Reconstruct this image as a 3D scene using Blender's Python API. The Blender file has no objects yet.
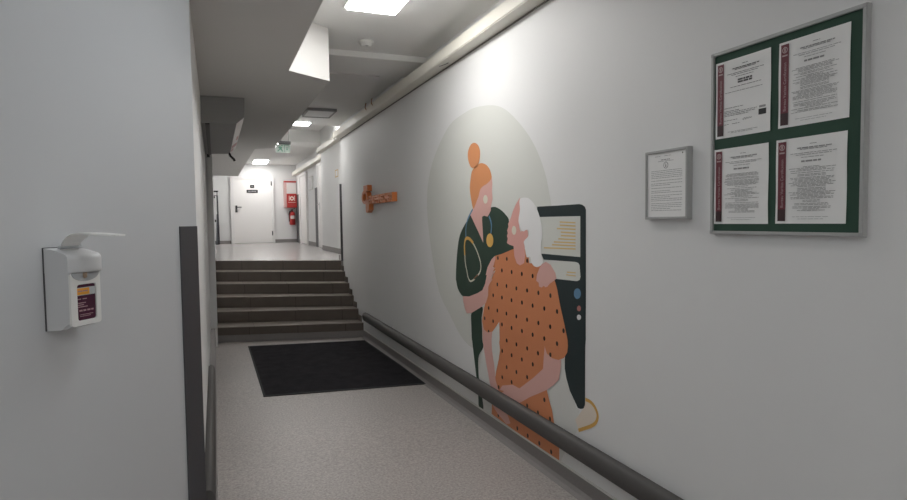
import bpy, bmesh, math, random
from mathutils import Vector, Matrix
from mathutils.geometry import delaunay_2d_cdt
random.seed(7)
SC = bpy.context.scene
COL = SC.collection
sin, cos, rad, PI = math.sin, math.cos, math.radians, math.pi

# ------------------------------------------------------------------ materials
MATS = {}
def mat(name, col, rough=.6, metal=0., noise=0., nscale=40., bump=0., bscale=200., emit=None, estr=0., coat=0., spec=.5):
    if name in MATS: return MATS[name]
    m = bpy.data.materials.new(name); m.use_nodes = True
    nt = m.node_tree; b = nt.nodes['Principled BSDF']
    b.inputs['Base Color'].default_value = (*col, 1)
    b.inputs['Roughness'].default_value = rough
    b.inputs['Metallic'].default_value = metal
    b.inputs['Specular IOR Level'].default_value = spec
    if coat: b.inputs['Coat Weight'].default_value = coat
    g = nt.nodes.new('ShaderNodeNewGeometry')
    if noise:
        n = nt.nodes.new('ShaderNodeTexNoise'); n.inputs['Scale'].default_value = nscale; n.inputs['Detail'].default_value = 4
        nt.links.new(g.outputs['Position'], n.inputs['Vector'])
        r = nt.nodes.new('ShaderNodeMix'); r.data_type = 'RGBA'
        r.inputs['A'].default_value = (*[max(0, c*(1-noise)) for c in col], 1)
        r.inputs['B'].default_value = (*[min(1, c*(1+noise)) for c in col], 1)
        nt.links.new(n.outputs['Fac'], r.inputs['Factor']); nt.links.new(r.outputs['Result'], b.inputs['Base Color'])
    if bump:
        n2 = nt.nodes.new('ShaderNodeTexNoise'); n2.inputs['Scale'].default_value = bscale; n2.inputs['Detail'].default_value = 3
        nt.links.new(g.outputs['Position'], n2.inputs['Vector'])
        bp = nt.nodes.new('ShaderNodeBump'); bp.inputs['Strength'].default_value = bump; bp.inputs['Distance'].default_value = .004
        nt.links.new(n2.outputs['Fac'], bp.inputs['Height']); nt.links.new(bp.outputs['Normal'], b.inputs['Normal'])
    if emit:
        b.inputs['Emission Color'].default_value = (*emit, 1); b.inputs['Emission Strength'].default_value = estr
    MATS[name] = m
    return m

def speckle_mat(name, base, dark, light, scale, rough):
    m = bpy.data.materials.new(name); m.use_nodes = True
    nt = m.node_tree; b = nt.nodes['Principled BSDF']; b.inputs['Roughness'].default_value = rough
    g = nt.nodes.new('ShaderNodeNewGeometry')
    v = nt.nodes.new('ShaderNodeTexNoise'); v.inputs['Scale'].default_value = scale; v.inputs['Detail'].default_value = 5; v.inputs['Roughness'].default_value = .75
    nt.links.new(g.outputs['Position'], v.inputs['Vector'])
    r = nt.nodes.new('ShaderNodeValToRGB'); e = r.color_ramp.elements
    e[0].position = .33; e[0].color = (*dark, 1); e[1].position = .68; e[1].color = (*light, 1)
    k = e.new(.5); k.color = (*base, 1)
    nt.links.new(v.outputs['Fac'], r.inputs['Fac'])
    v2 = nt.nodes.new('ShaderNodeTexNoise'); v2.inputs['Scale'].default_value = 1.3; v2.inputs['Detail'].default_value = 3
    nt.links.new(g.outputs['Position'], v2.inputs['Vector'])
    mr = nt.nodes.new('ShaderNodeMapRange'); mr.inputs['To Min'].default_value = .9; mr.inputs['To Max'].default_value = 1.1
    nt.links.new(v2.outputs['Fac'], mr.inputs['Value'])
    mx = nt.nodes.new('ShaderNodeMix'); mx.data_type = 'RGBA'; mx.blend_type = 'MULTIPLY'; mx.inputs['Factor'].default_value = 1
    nt.links.new(r.outputs['Color'], mx.inputs['A']); nt.links.new(mr.outputs['Result'], mx.inputs['B'])
    nt.links.new(mx.outputs['Result'], b.inputs['Base Color'])
    MATS[name] = m
    return m

def tile_mat(name='stair_tile', C=None):
    C = C or C_TILE
    m = bpy.data.materials.new(name); m.use_nodes = True
    nt = m.node_tree; b = nt.nodes['Principled BSDF']; b.inputs['Roughness'].default_value = .38
    g = nt.nodes.new('ShaderNodeNewGeometry'); s = nt.nodes.new('ShaderNodeSeparateXYZ'); nt.links.new(g.outputs['Position'], s.inputs[0])
    oi = nt.nodes.new('ShaderNodeObjectInfo')
    a = nt.nodes.new('ShaderNodeMath'); a.operation = 'ADD'; nt.links.new(s.outputs['X'], a.inputs[0])
    q = nt.nodes.new('ShaderNodeMath'); q.operation = 'MULTIPLY'; q.inputs[1].default_value = .16; nt.links.new(oi.outputs['Random'], q.inputs[0]); nt.links.new(q.outputs[0], a.inputs[1])
    p = nt.nodes.new('ShaderNodeMath'); p.operation = 'MODULO'; p.inputs[1].default_value = .6
    ad = nt.nodes.new('ShaderNodeMath'); ad.operation = 'ADD'; ad.inputs[1].default_value = 6.14; nt.links.new(a.outputs[0], ad.inputs[0]); nt.links.new(ad.outputs[0], p.inputs[0])
    c = nt.nodes.new('ShaderNodeMath'); c.operation = 'LESS_THAN'; c.inputs[1].default_value = .006; nt.links.new(p.outputs[0], c.inputs[0])
    n = nt.nodes.new('ShaderNodeTexNoise'); n.inputs['Scale'].default_value = 9; n.inputs['Detail'].default_value = 5; nt.links.new(g.outputs['Position'], n.inputs['Vector'])
    r = nt.nodes.new('ShaderNodeMix'); r.data_type = 'RGBA'; r.inputs['A'].default_value = (*C[0], 1); r.inputs['B'].default_value = (*C[1], 1)
    nt.links.new(n.outputs['Fac'], r.inputs['Factor'])
    r2 = nt.nodes.new('ShaderNodeMix'); r2.data_type = 'RGBA'; r2.inputs['B'].default_value = (.035, .03, .027, 1)
    nt.links.new(c.outputs[0], r2.inputs['Factor']); nt.links.new(r.outputs['Result'], r2.inputs['A'])
    nt.links.new(r2.outputs['Result'], b.inputs['Base Color'])
    MATS[name] = m
    return m
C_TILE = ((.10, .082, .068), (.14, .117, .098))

# ------------------------------------------------------------------ mesh helpers
def box(bm, x0, x1, y0, y1, z0, z1):
    vs = [bm.verts.new((x, y, z)) for x in (x0, x1) for y in (y0, y1) for z in (z0, z1)]
    for f in ((0, 1, 3, 2), (4, 6, 7, 5), (0, 4, 5, 1), (2, 3, 7, 6), (0, 2, 6, 4), (1, 5, 7, 3)):
        bm.faces.new([vs[i] for i in f])
def bevbox(bm, x0, x1, y0, y1, z0, z1, w=.004, seg=2):
    b2 = bmesh.new(); box(b2, x0, x1, y0, y1, z0, z1)
    bmesh.ops.bevel(b2, geom=b2.edges[:], offset=w, segments=seg, profile=.5, affect='EDGES')
    merge(bm, b2)
def merge(bm, b2, M=None):
    if M is not None: bmesh.ops.transform(b2, matrix=M, verts=b2.verts[:])
    mp = {v: bm.verts.new(v.co) for v in b2.verts}
    for f in b2.faces:
        try:
            nf = bm.faces.new([mp[v] for v in f.verts]); nf.smooth = f.smooth
        except ValueError: pass
    b2.free()
def prism(bm, pts, axis, a, b):
    """polygon pts (two coords) extruded along axis 0/1/2 from a to b"""
    def P(p, t):
        l = list(p); l.insert(axis, t); return l
    A = [bm.verts.new(P(p, a)) for p in pts]; B = [bm.verts.new(P(p, b)) for p in pts]
    n = len(pts)
    bm.faces.new(A); bm.faces.new(B[::-1])
    for i in range(n): bm.faces.new((A[i], B[i], B[(i+1) % n], A[(i+1) % n]))
def cyl(bm, p, q, r, seg=16, r2=None):
    p, q = Vector(p), Vector(q); d = q-p
    b2 = bmesh.new()
    bmesh.ops.create_cone(b2, cap_ends=True, segments=seg, radius1=r, radius2=r if r2 is None else r2, depth=d.length)
    for f in b2.faces:
        if len(f.verts) == 4: f.smooth = True
    M = Matrix.Translation((p+q)/2) @ d.to_track_quat('Z', 'Y').to_matrix().to_4x4()
    merge(bm, b2, M)
def tube(bm, pts, r, seg=8):
    pts = [Vector(p) for p in pts]; rings = []
    for i, p in enumerate(pts):
        t = (pts[min(i+1, len(pts)-1)] - pts[max(i-1, 0)]).normalized()
        u = t.cross(Vector((0, 0, 1)));
        if u.length < .05: u = t.cross(Vector((0, 1, 0)))
        u.normalize(); w = t.cross(u)
        rings.append([bm.verts.new(p + r*(cos(2*PI*k/seg)*u + sin(2*PI*k/seg)*w)) for k in range(seg)])
    for a, b in zip(rings, rings[1:]):
        for k in range(seg):
            f = bm.faces.new((a[k], a[(k+1) % seg], b[(k+1) % seg], b[k])); f.smooth = True
    bm.faces.new(rings[0]); bm.faces.new(rings[-1][::-1])
def lathe(bm, prof, seg=24, M=None):
    b2 = bmesh.new(); rings = []
    for r, z in prof:
        rings.append([b2.verts.new((r*cos(2*PI*k/seg), r*sin(2*PI*k/seg), z)) for k in range(seg)] if r > 1e-6 else [b2.verts.new((0, 0, z))])
    for a, b in zip(rings, rings[1:]):
        for k in range(seg):
            if len(a) == 1 and len(b) == 1: continue
            if len(a) == 1: f = b2.faces.new((a[0], b[k], b[(k+1) % seg]))
            elif len(b) == 1: f = b2.faces.new((a[k], b[0], a[(k+1) % seg]))
            else: f = b2.faces.new((a[k], b[k], b[(k+1) % seg], a[(k+1) % seg]))
            f.smooth = True
    merge(bm, b2, M)
def obj(name, bm, m, parent=None, label=None, fix=True):
    if fix: bmesh.ops.recalc_face_normals(bm, faces=bm.faces[:])
    me = bpy.data.meshes.new(name); bm.to_mesh(me); bm.free()
    o = bpy.data.objects.new(name, me); COL.objects.link(o)
    for x in (m if isinstance(m, (list, tuple)) else [m]): me.materials.append(x)
    if parent is not None:
        o.parent = parent; o.matrix_parent_inverse = parent.matrix_world.inverted() if parent.type != 'EMPTY' else Matrix.Translation(-Vector(parent.location))
    if label: o['label'] = label
    return o
def NB(): return bmesh.new()
def boxo(name, m, parent, x0, x1, y0, y1, z0, z1, bev=0, label=None):
    bm = NB()
    if bev: bevbox(bm, x0, x1, y0, y1, z0, z1, bev)
    else: box(bm, x0, x1, y0, y1, z0, z1)
    return obj(name, bm, m, parent, label)
def thing(name, label, cat, loc, group=None):
    o = bpy.data.objects.new(name, None); COL.objects.link(o); o.location = loc; o.empty_display_size = .1
    o['label'] = label; o['category'] = cat
    if group: o['group'] = group
    return o
def tag(o, label, cat, group=None):
    o['label'] = label; o['category'] = cat
    if group: o['group'] = group
    return o
def struct(o):
    o['kind'] = 'structure'; return o

# ------------------------------------------------------------------ key dimensions (metres; camera stands at x=0, y=0)
XW = 1.81            # right wall
XL = -.08            # left wall
YS = 8.35            # first riser at the left wall
ZC = 2.96; ZC2 = 3.20; ZC3 = 3.45
ZL = .90             # landing
def zf(y): return -.0093*(min(y, 9)-3)      # the lower corridor falls slightly to the stairs
YB = -2.5
TH = rad(34)
NP = Vector((-.071, 2.75, 0)); NU = Vector((sin(TH), cos(TH), 0)); NN = Vector((cos(TH), -sin(TH), 0))
def near(s, d, z): return NP + NU*s + NN*d + Vector((0, 0, z))

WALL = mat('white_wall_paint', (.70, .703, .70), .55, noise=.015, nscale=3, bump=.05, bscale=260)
WALLN = mat('cool_lit_wall_paint', (.56, .572, .585), .6, noise=.015, nscale=3, bump=.05, bscale=260)  # tint and dimness of the cool light put into the near wall's colour
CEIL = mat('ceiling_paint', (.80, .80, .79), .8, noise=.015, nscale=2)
FLOOR = speckle_mat('speckled_vinyl', (.355, .328, .312), (.22, .202, .192), (.50, .464, .44), 70, .42)
LAND = mat('landing_vinyl', (.42, .40, .395), .22, noise=.06, nscale=30)
COVE = mat('grey_cove_vinyl', (.22, .205, .20), .5, noise=.08, nscale=60)
CAULK = mat('pale_caulk', (.62, .61, .59), .6)
RAIL = mat('dark_grey_rail', (.075, .070, .067), .6, noise=.05, nscale=50)
GUARD = mat('charcoal_plastic', (.062, .062, .068), .5, noise=.06, nscale=80, bump=.1, bscale=500)
TILE = tile_mat(); TREAD_LIT = tile_mat('lit_tread_tile', ((.17, .146, .126), (.225, .195, .17)))  # treads use a lighter copy of the tile, standing for overhead light
CREAM = mat('cream_trunking', (.74, .715, .64), .4, noise=.03, nscale=6)
WHITEP = mat('white_plastic', (.72, .72, .70), .35)
GREYP = mat('grey_plastic', (.40, .40, .39), .5)
DARK = mat('black_plastic', (.012, .012, .013), .45)
ALU = mat('brushed_aluminium', (.40, .405, .40), .5, metal=.25, noise=.05, nscale=120)
PAPER = mat('paper', (.78, .78, .77), .7, noise=.01, nscale=20)
INK = mat('ink', (.10, .10, .10), .8)
INKL = mat('ink_grey', (.30, .30, .30), .8)

# ------------------------------------------------------------------ setting
def poly_obj(name, pts, m, parent=None):
    bm = NB(); bm.faces.new([bm.verts.new(p) for p in pts]); return obj(name, bm, m, parent, fix=False)
# floor of the lower corridor (slightly sloping slab)
bm = NB()
prism(bm, [(YB-.2, zf(YB)), (9.6, zf(9)), (9.6, -.4), (YB-.2, -.4)], 0, -4.0, XW+.1)
struct(obj('floor', bm, FLOOR))
# landing
bm = NB(); prism(bm, [(-.12, 10.52), (XW+.0, 9.42), (3.2, 9.40), (3.2, 19), (-.12, 19)], 2, ZL-.3, ZL)
struct(obj('floor_landing', bm, LAND))
# right wall of the lower corridor
struct(boxo('wall_right', WALL, None, XW, XW+.12, YB-.1, 9.2, -.4, ZC+.3))
# set back wall on the landing and the one behind it
struct(boxo('wall_right_landing', WALL, None, 2.15, 2.29, 9.19, 13.1, .6, ZC3+.1))
struct(boxo('wall_right_far', WALL, None, 2.3, 2.45, 13.1, 18.7, .6, ZC3+.1))
struct(boxo('wall_right_return', WALL, None, 2.28, 2.42, 12.95, 13.1, .6, ZC3+.1))
struct(boxo('wall_right_jog', WALL, None, XW+.05, 2.25, 9.08, 9.2, .6, ZC3+.1))
# far wall
struct(boxo('wall_far', WALL, None, -.3, 2.75, 18.6, 18.75, .6, ZC2+.1))
# left wall, with the pier in front of the stairs
struct(boxo('wall_left', WALL, None, XL-.12, XL, 2.83, 8.05, -.4, ZC+.1))
struct(boxo('wall_left_pier', WALL, None, XL-.12, -.005, 8.0, 18.7, -.4, ZC2+.1))
# near wall, slanting, with the soap dispenser
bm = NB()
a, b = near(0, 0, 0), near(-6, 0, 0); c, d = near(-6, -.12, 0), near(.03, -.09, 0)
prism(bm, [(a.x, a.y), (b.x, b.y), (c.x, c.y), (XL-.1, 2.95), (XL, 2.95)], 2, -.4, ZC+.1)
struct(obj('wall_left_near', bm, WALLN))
struct(boxo('wall_rear', WALL, None, -4, XW+.1, YB-.12, YB, -.4, ZC+.1))
# ceilings
struct(boxo('ceiling', CEIL, None, -4, XW+.1, YB-.1, 9.34, ZC, ZC+.1))
struct(boxo('ceiling_stair', CEIL, None, -.3, 2.75, 9.2, 13.3, ZC3, ZC3+.1))
struct(boxo('ceiling_upstand', CEIL, None, -.3, 2.75, 9.2, 9.3, ZC+.1, ZC3))
struct(boxo('ceiling_landing', CEIL, None, -.3, 2.75, 13.2, 18.75, ZC2, ZC3+.1))
# dropped soffit along the left wall
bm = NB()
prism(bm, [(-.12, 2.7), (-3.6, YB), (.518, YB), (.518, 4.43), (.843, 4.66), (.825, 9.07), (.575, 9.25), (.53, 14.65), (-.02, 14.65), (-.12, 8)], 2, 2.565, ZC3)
struct(obj('ceiling_soffit', bm, mat('shaded_soffit_paint', (.60, .595, .58), .75, noise=.015, nscale=2)))  # same white as the walls, darkened in colour for the soffit's shade
# shallow downstand beam across the ceiling
struct(boxo('ceiling_beam', CEIL, None, .84, XW, 5.2, 5.78, ZC-.05, ZC+.02))
struct(boxo('ceiling_panel', CEIL, None, .84, XW-.22, 6.0, 7.75, ZC-.018, ZC+.02))
# cove skirting, caulk line
bm = NB()
for y0, y1 in ((YB, 7.86),):
    prof = [(XW, -.02), (XW-.055, .0), (XW-.05, .004), (XW-.025, .012), (XW-.012, .03), (XW-.008, .1), (XW, .102)]
    A = [bm.verts.new((x, y0, z+zf(y0))) for x, z in prof]; B = [bm.verts.new((x, y1, z+zf(y1))) for x, z in prof]
    for i in range(len(prof)-1): bm.faces.new((A[i], A[i+1], B[i+1], B[i]))
    bm.faces.new(A); bm.faces.new(B[::-1])
struct(obj('baseboard_right', bm, COVE))
bm = NB()
A = [(XW, .1), (XW-.01, .1), (XW-.007, .108), (XW, .109)]
va = [bm.verts.new((x, YB, z+zf(YB))) for x, z in A]; vb = [bm.verts.new((x, 7.86, z+zf(7.86))) for x, z in A]
for i in range(4): bm.faces.new((va[i], va[(i+1) % 4], vb[(i+1) % 4], vb[i]))
struct(obj('trim_1', bm, CAULK))
bm = NB(); box(bm, XL, -.028, 2.76, 8.0, zf(8)-.05, .2); struct(obj('baseboard_left', bm, COVE))
bm = NB()
box(bm, 2.138, 2.15, 9.3, 13.1, ZL, ZL+.1); struct(obj('baseboard_right_landing', bm, COVE))
bm = NB(); box(bm, 2.288, 2.3, 14.5, 18.6, ZL, ZL+.1); struct(obj('baseboard_right_far', bm, COVE))
bm = NB(); box(bm, 1.66, 2.285, 18.585, 18.6, ZL, ZL+.1); struct(obj('baseboard_far', bm, COVE))
bm = NB(); box(bm, -.005, .43, 18.585, 18.6, ZL, ZL+.09); struct(obj('baseboard_far_left', bm, COVE))
# white and black riser strips on the pier in front of the stairs
struct(boxo('trim_2', WHITEP, None, -.06, -.028, 7.975, 8.0, 1.62, 2.30))
struct(boxo('trim_3', DARK, None, -.062, -.03, 7.975, 8.0, 2.30, 2.55))

# far door with frame
DOORM = mat('white_door_leaf', (.78, .765, .75), .4)
FRAMEM = mat('white_door_frame', (.74, .73, .72), .4)
d1 = struct(boxo('door_1', DOORM, None, .53, 1.575, 18.55, 18.6, ZL+.012, 2.76))
bm = NB(); box(bm, .45, .53, 18.53, 18.6, ZL, 2.84); box(bm, 1.575, 1.655, 18.53, 18.6, ZL, 2.84); box(bm, .53, 1.575, 18.53, 18.6, 2.76, 2.84)
obj('door_frame', bm, FRAMEM, d1)
bm = NB(); bevbox(bm, .575, .625, 18.535, 18.55, 1.84, 2.0, .004); cyl(bm, (.60, 18.55, 1.95), (.60, 18.49, 1.95), .012, 10); cyl(bm, (.59, 18.495, 1.95), (.74, 18.495, 1.95), .012, 10)
bevbox(bm, .57, .63, 18.53, 18.55, 1.80, 1.86, .004)
obj('door_handle', bm, mat('dark_metal', (.08, .08, .085), .35, metal=.6), d1)
for z in (1.12, 2.58):
    bm = NB(); cyl(bm, (1.58, 18.525, z), (1.58, 18.525, z+.13), .016, 10); obj('hinge', bm, mat('dark_metal', (.08, .08, .085)), d1)
# doors in the far right landing wall, seen from the side
d2 = struct(boxo('door_2', DOORM, None, 2.28, 2.3, 13.3, 14.3, ZL+.012, 2.80))
bm = NB(); box(bm, 2.262, 2.3, 13.2, 13.3, ZL, 2.86); box(bm, 2.262, 2.3, 14.3, 14.4, ZL, 2.86); box(bm, 2.262, 2.3, 13.3, 14.3, 2.80, 2.86)
obj('door_frame', bm, FRAMEM, d2)
bm = NB(); bevbox(bm, 2.268, 2.28, 14.16, 14.22, 1.78, 1.95, .003); cyl(bm, (2.28, 14.19, 1.9), (2.225, 14.19, 1.9), .011, 8); cyl(bm, (2.23, 14.19, 1.9), (2.23, 14.05, 1.9), .011, 8)
obj('door_handle', bm, mat('pale_metal', (.55, .55, .54), .35, metal=.5), d2)
d3 = struct(boxo('door_3', DOORM, None, 2.28, 2.3, 16.3, 17.5, ZL+.012, 2.76))
bm = NB(); box(bm, 2.255, 2.3, 16.2, 16.3, ZL, 2.82); box(bm, 2.255, 2.3, 17.5, 17.62, ZL, 2.82); box(bm, 2.255, 2.3, 16.3, 17.5, 2.76, 2.82)
obj('door_frame', bm, FRAMEM, d3)

# ------------------------------------------------------------------ staircase
st = thing('staircase', 'brown tiled staircase of six steps rising at the end of the corridor', 'stairs', (.9, 8.2, zf(8.2)))
NSTEP = 6
def YLs(i): return 8.35 + .412*i
def YRs(i): return 7.9 + .29*i
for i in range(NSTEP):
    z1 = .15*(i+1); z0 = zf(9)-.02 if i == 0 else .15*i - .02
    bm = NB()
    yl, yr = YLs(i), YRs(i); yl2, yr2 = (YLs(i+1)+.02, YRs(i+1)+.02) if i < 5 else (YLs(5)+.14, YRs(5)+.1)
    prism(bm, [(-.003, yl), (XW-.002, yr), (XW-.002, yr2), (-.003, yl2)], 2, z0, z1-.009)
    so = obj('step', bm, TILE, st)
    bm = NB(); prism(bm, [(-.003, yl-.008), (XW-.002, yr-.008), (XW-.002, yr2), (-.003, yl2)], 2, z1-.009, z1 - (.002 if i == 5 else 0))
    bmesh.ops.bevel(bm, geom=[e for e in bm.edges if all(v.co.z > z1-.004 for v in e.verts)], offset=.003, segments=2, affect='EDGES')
    obj('tread', bm, TREAD_LIT, so)
bm = NB(); prism(bm, [(-.005, YLs(0)-.012), (XW, YRs(0)-.012), (XW, YRs(0)), (-.005, YLs(0))], 2, zf(9)-.02, .045)
obj('toe_strip', bm, COVE, st, 'grey vinyl strip along the foot of the first riser')
bm = NB()      # stepped tile skirting on the right wall
for i in range(5):
    y0, y1 = YRs(i)+.1, YRs(i+1)+.1
    box(bm, XW-.012, XW, y0, y1, .15*i, .15*(i+1)+.075)
    box(bm, XW-.012, XW, YRs(i+1)+.1, YRs(i+1)+.11, .15*(i+1), .15*(i+2)+.075)
obj('stair_skirting', bm, TILE, st)

# ------------------------------------------------------------------ doormat
bm = NB()
mc = [(.345, 7.89), (1.757, 7.63), (1.79, 5.26), (.355, 5.46)]
pts = []
for i in range(4):
    a, b = mc[i], mc[(i+1) % 4]
    for k in range(14):
        t = k/14; w = random.uniform(-.006, .006) if k else 0
        pts.append((a[0]+(b[0]-a[0])*t+w, a[1]+(b[1]-a[1])*t+w))
A = [bm.verts.new((x, y, zf(y)+.009)) for x, y in pts]; B = [bm.verts.new((x, y, zf(y)+.0005)) for x, y in pts]
bm.faces.new(A); bm.faces.new(B[::-1])
for i in range(len(pts)): bm.faces.new((A[i], A[(i+1) % len(pts)], B[(i+1) % len(pts)], B[i]))
MATM = mat('mat_pile', (.017, .016, .019), .95, noise=.75, nscale=9, bump=.8, bscale=300, spec=.15)
dm = tag(obj('doormat', bm, MATM), 'large black doormat lying on the floor before the stairs', 'doormat')
bm = NB()
for i in range(4):
    a, b = Vector(mc[i]), Vector(mc[(i+1) % 4]); c = Vector((1.06, 6.57))
    ai, bi = a+(c-a)*.022, b+(c-b)*.022; ao, bo = a+(c-a)*-.004, b+(c-b)*-.004
    v = [bm.verts.new((p.x, p.y, zf(p.y)+.0105)) for p in (ao, bo, bi, ai)]; bm.faces.new(v)
    w = [bm.verts.new((p.x, p.y, zf(p.y)+.0005)) for p in (ao, bo)]; bm.faces.new((v[1], v[0], w[0], w[1]))
obj('rubber_border', bm, mat('rubber', (.010, .010, .011), .8), dm)

# ------------------------------------------------------------------ bumper rails
def rail(name, label, x, sgn, y0, y1, zt, zb, dep):
    bm = NB(); zc, h = (zt+zb)/2, (zt-zb)/2
    prof = [(x, zt-.012)] + [(x+sgn*dep*(.25+.75*max(0, cos(a))**.6), zc+h*sin(a)) for a in [rad(k) for k in range(88, -89, -11)]] + [(x, zb+.012)]
    n = len(prof); rings = []
    stations = [(y0, 1)] + [(y1-.05+.05*sin(t), max(.02, cos(t))) for t in [rad(k) for k in (0, 20, 40, 55, 70, 80, 90)]]
    for y, s in stations:
        rings.append([bm.verts.new((x+(px-x)*(.15+.85*s), y, zc+(pz-zc)*(.5+.5*s))) for px, pz in prof])
    for A, B in zip(rings, rings[1:]):
        for i in range(n-1):
            f = bm.faces.new((A[i], A[i+1], B[i+1], B[i])); f.smooth = True
    bm.faces.new(rings[0]); bm.faces.new(rings[-1][::-1])
    return tag(obj(name, bm, RAIL), label, 'rail')
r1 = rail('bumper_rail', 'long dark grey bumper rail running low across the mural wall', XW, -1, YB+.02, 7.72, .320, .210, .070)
bm = NB(); box(bm, XW-.012, XW, YB+.02, 7.66, .195, .23); obj('shade_strip', bm, mat('rail_shadow_strip', (.04, .04, .04), .6), r1)  # dark strip drawn in as the shade under the rail
rail('bumper_rail', 'short dark grey bumper rail low on the left wall by the charcoal strip', XL, 1, 2.765, 5.30, .352, .21, .05)

# ------------------------------------------------------------------ wall protection strips
bm = NB()
b2 = bmesh.new(); bevbox(b2, -.112, -.001, .0, .006, zf(2.6), 1.489, .002)
# local (s, d, z) to world
MN = Matrix(((NU.x, NN.x, 0, NP.x), (NU.y, NN.y, 0, NP.y), (0, 0, 1, 0), (0, 0, 0, 1)))
merge(bm, b2, MN)
tag(obj('corner_guard', bm, GUARD), 'tall charcoal guard strip on the near left wall edge beside the dispenser', 'wall guard')
bm = NB(); bevbox(bm, 1.782, 1.826, 9.195, 9.235, ZL, 2.07, .004)
tag(obj('corner_guard', bm, GUARD), 'thin dark guard strip on the right wall edge at the top of the stairs', 'wall guard')
bm = NB(); bevbox(bm, 2.287, 2.3, 14.55, 14.95, ZL, 2.32, .003)
tag(obj('corner_guard', bm, GUARD), 'dark guard strip on the far right landing wall below the white notice', 'wall guard')
bm = NB(); bevbox(bm, 2.287, 2.3, 18.1, 18.585, ZL, 2.31, .004)
tag(obj('corner_guard', bm, GUARD), 'dark guard strip in the far corner just right of the extinguisher', 'wall guard')
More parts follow.
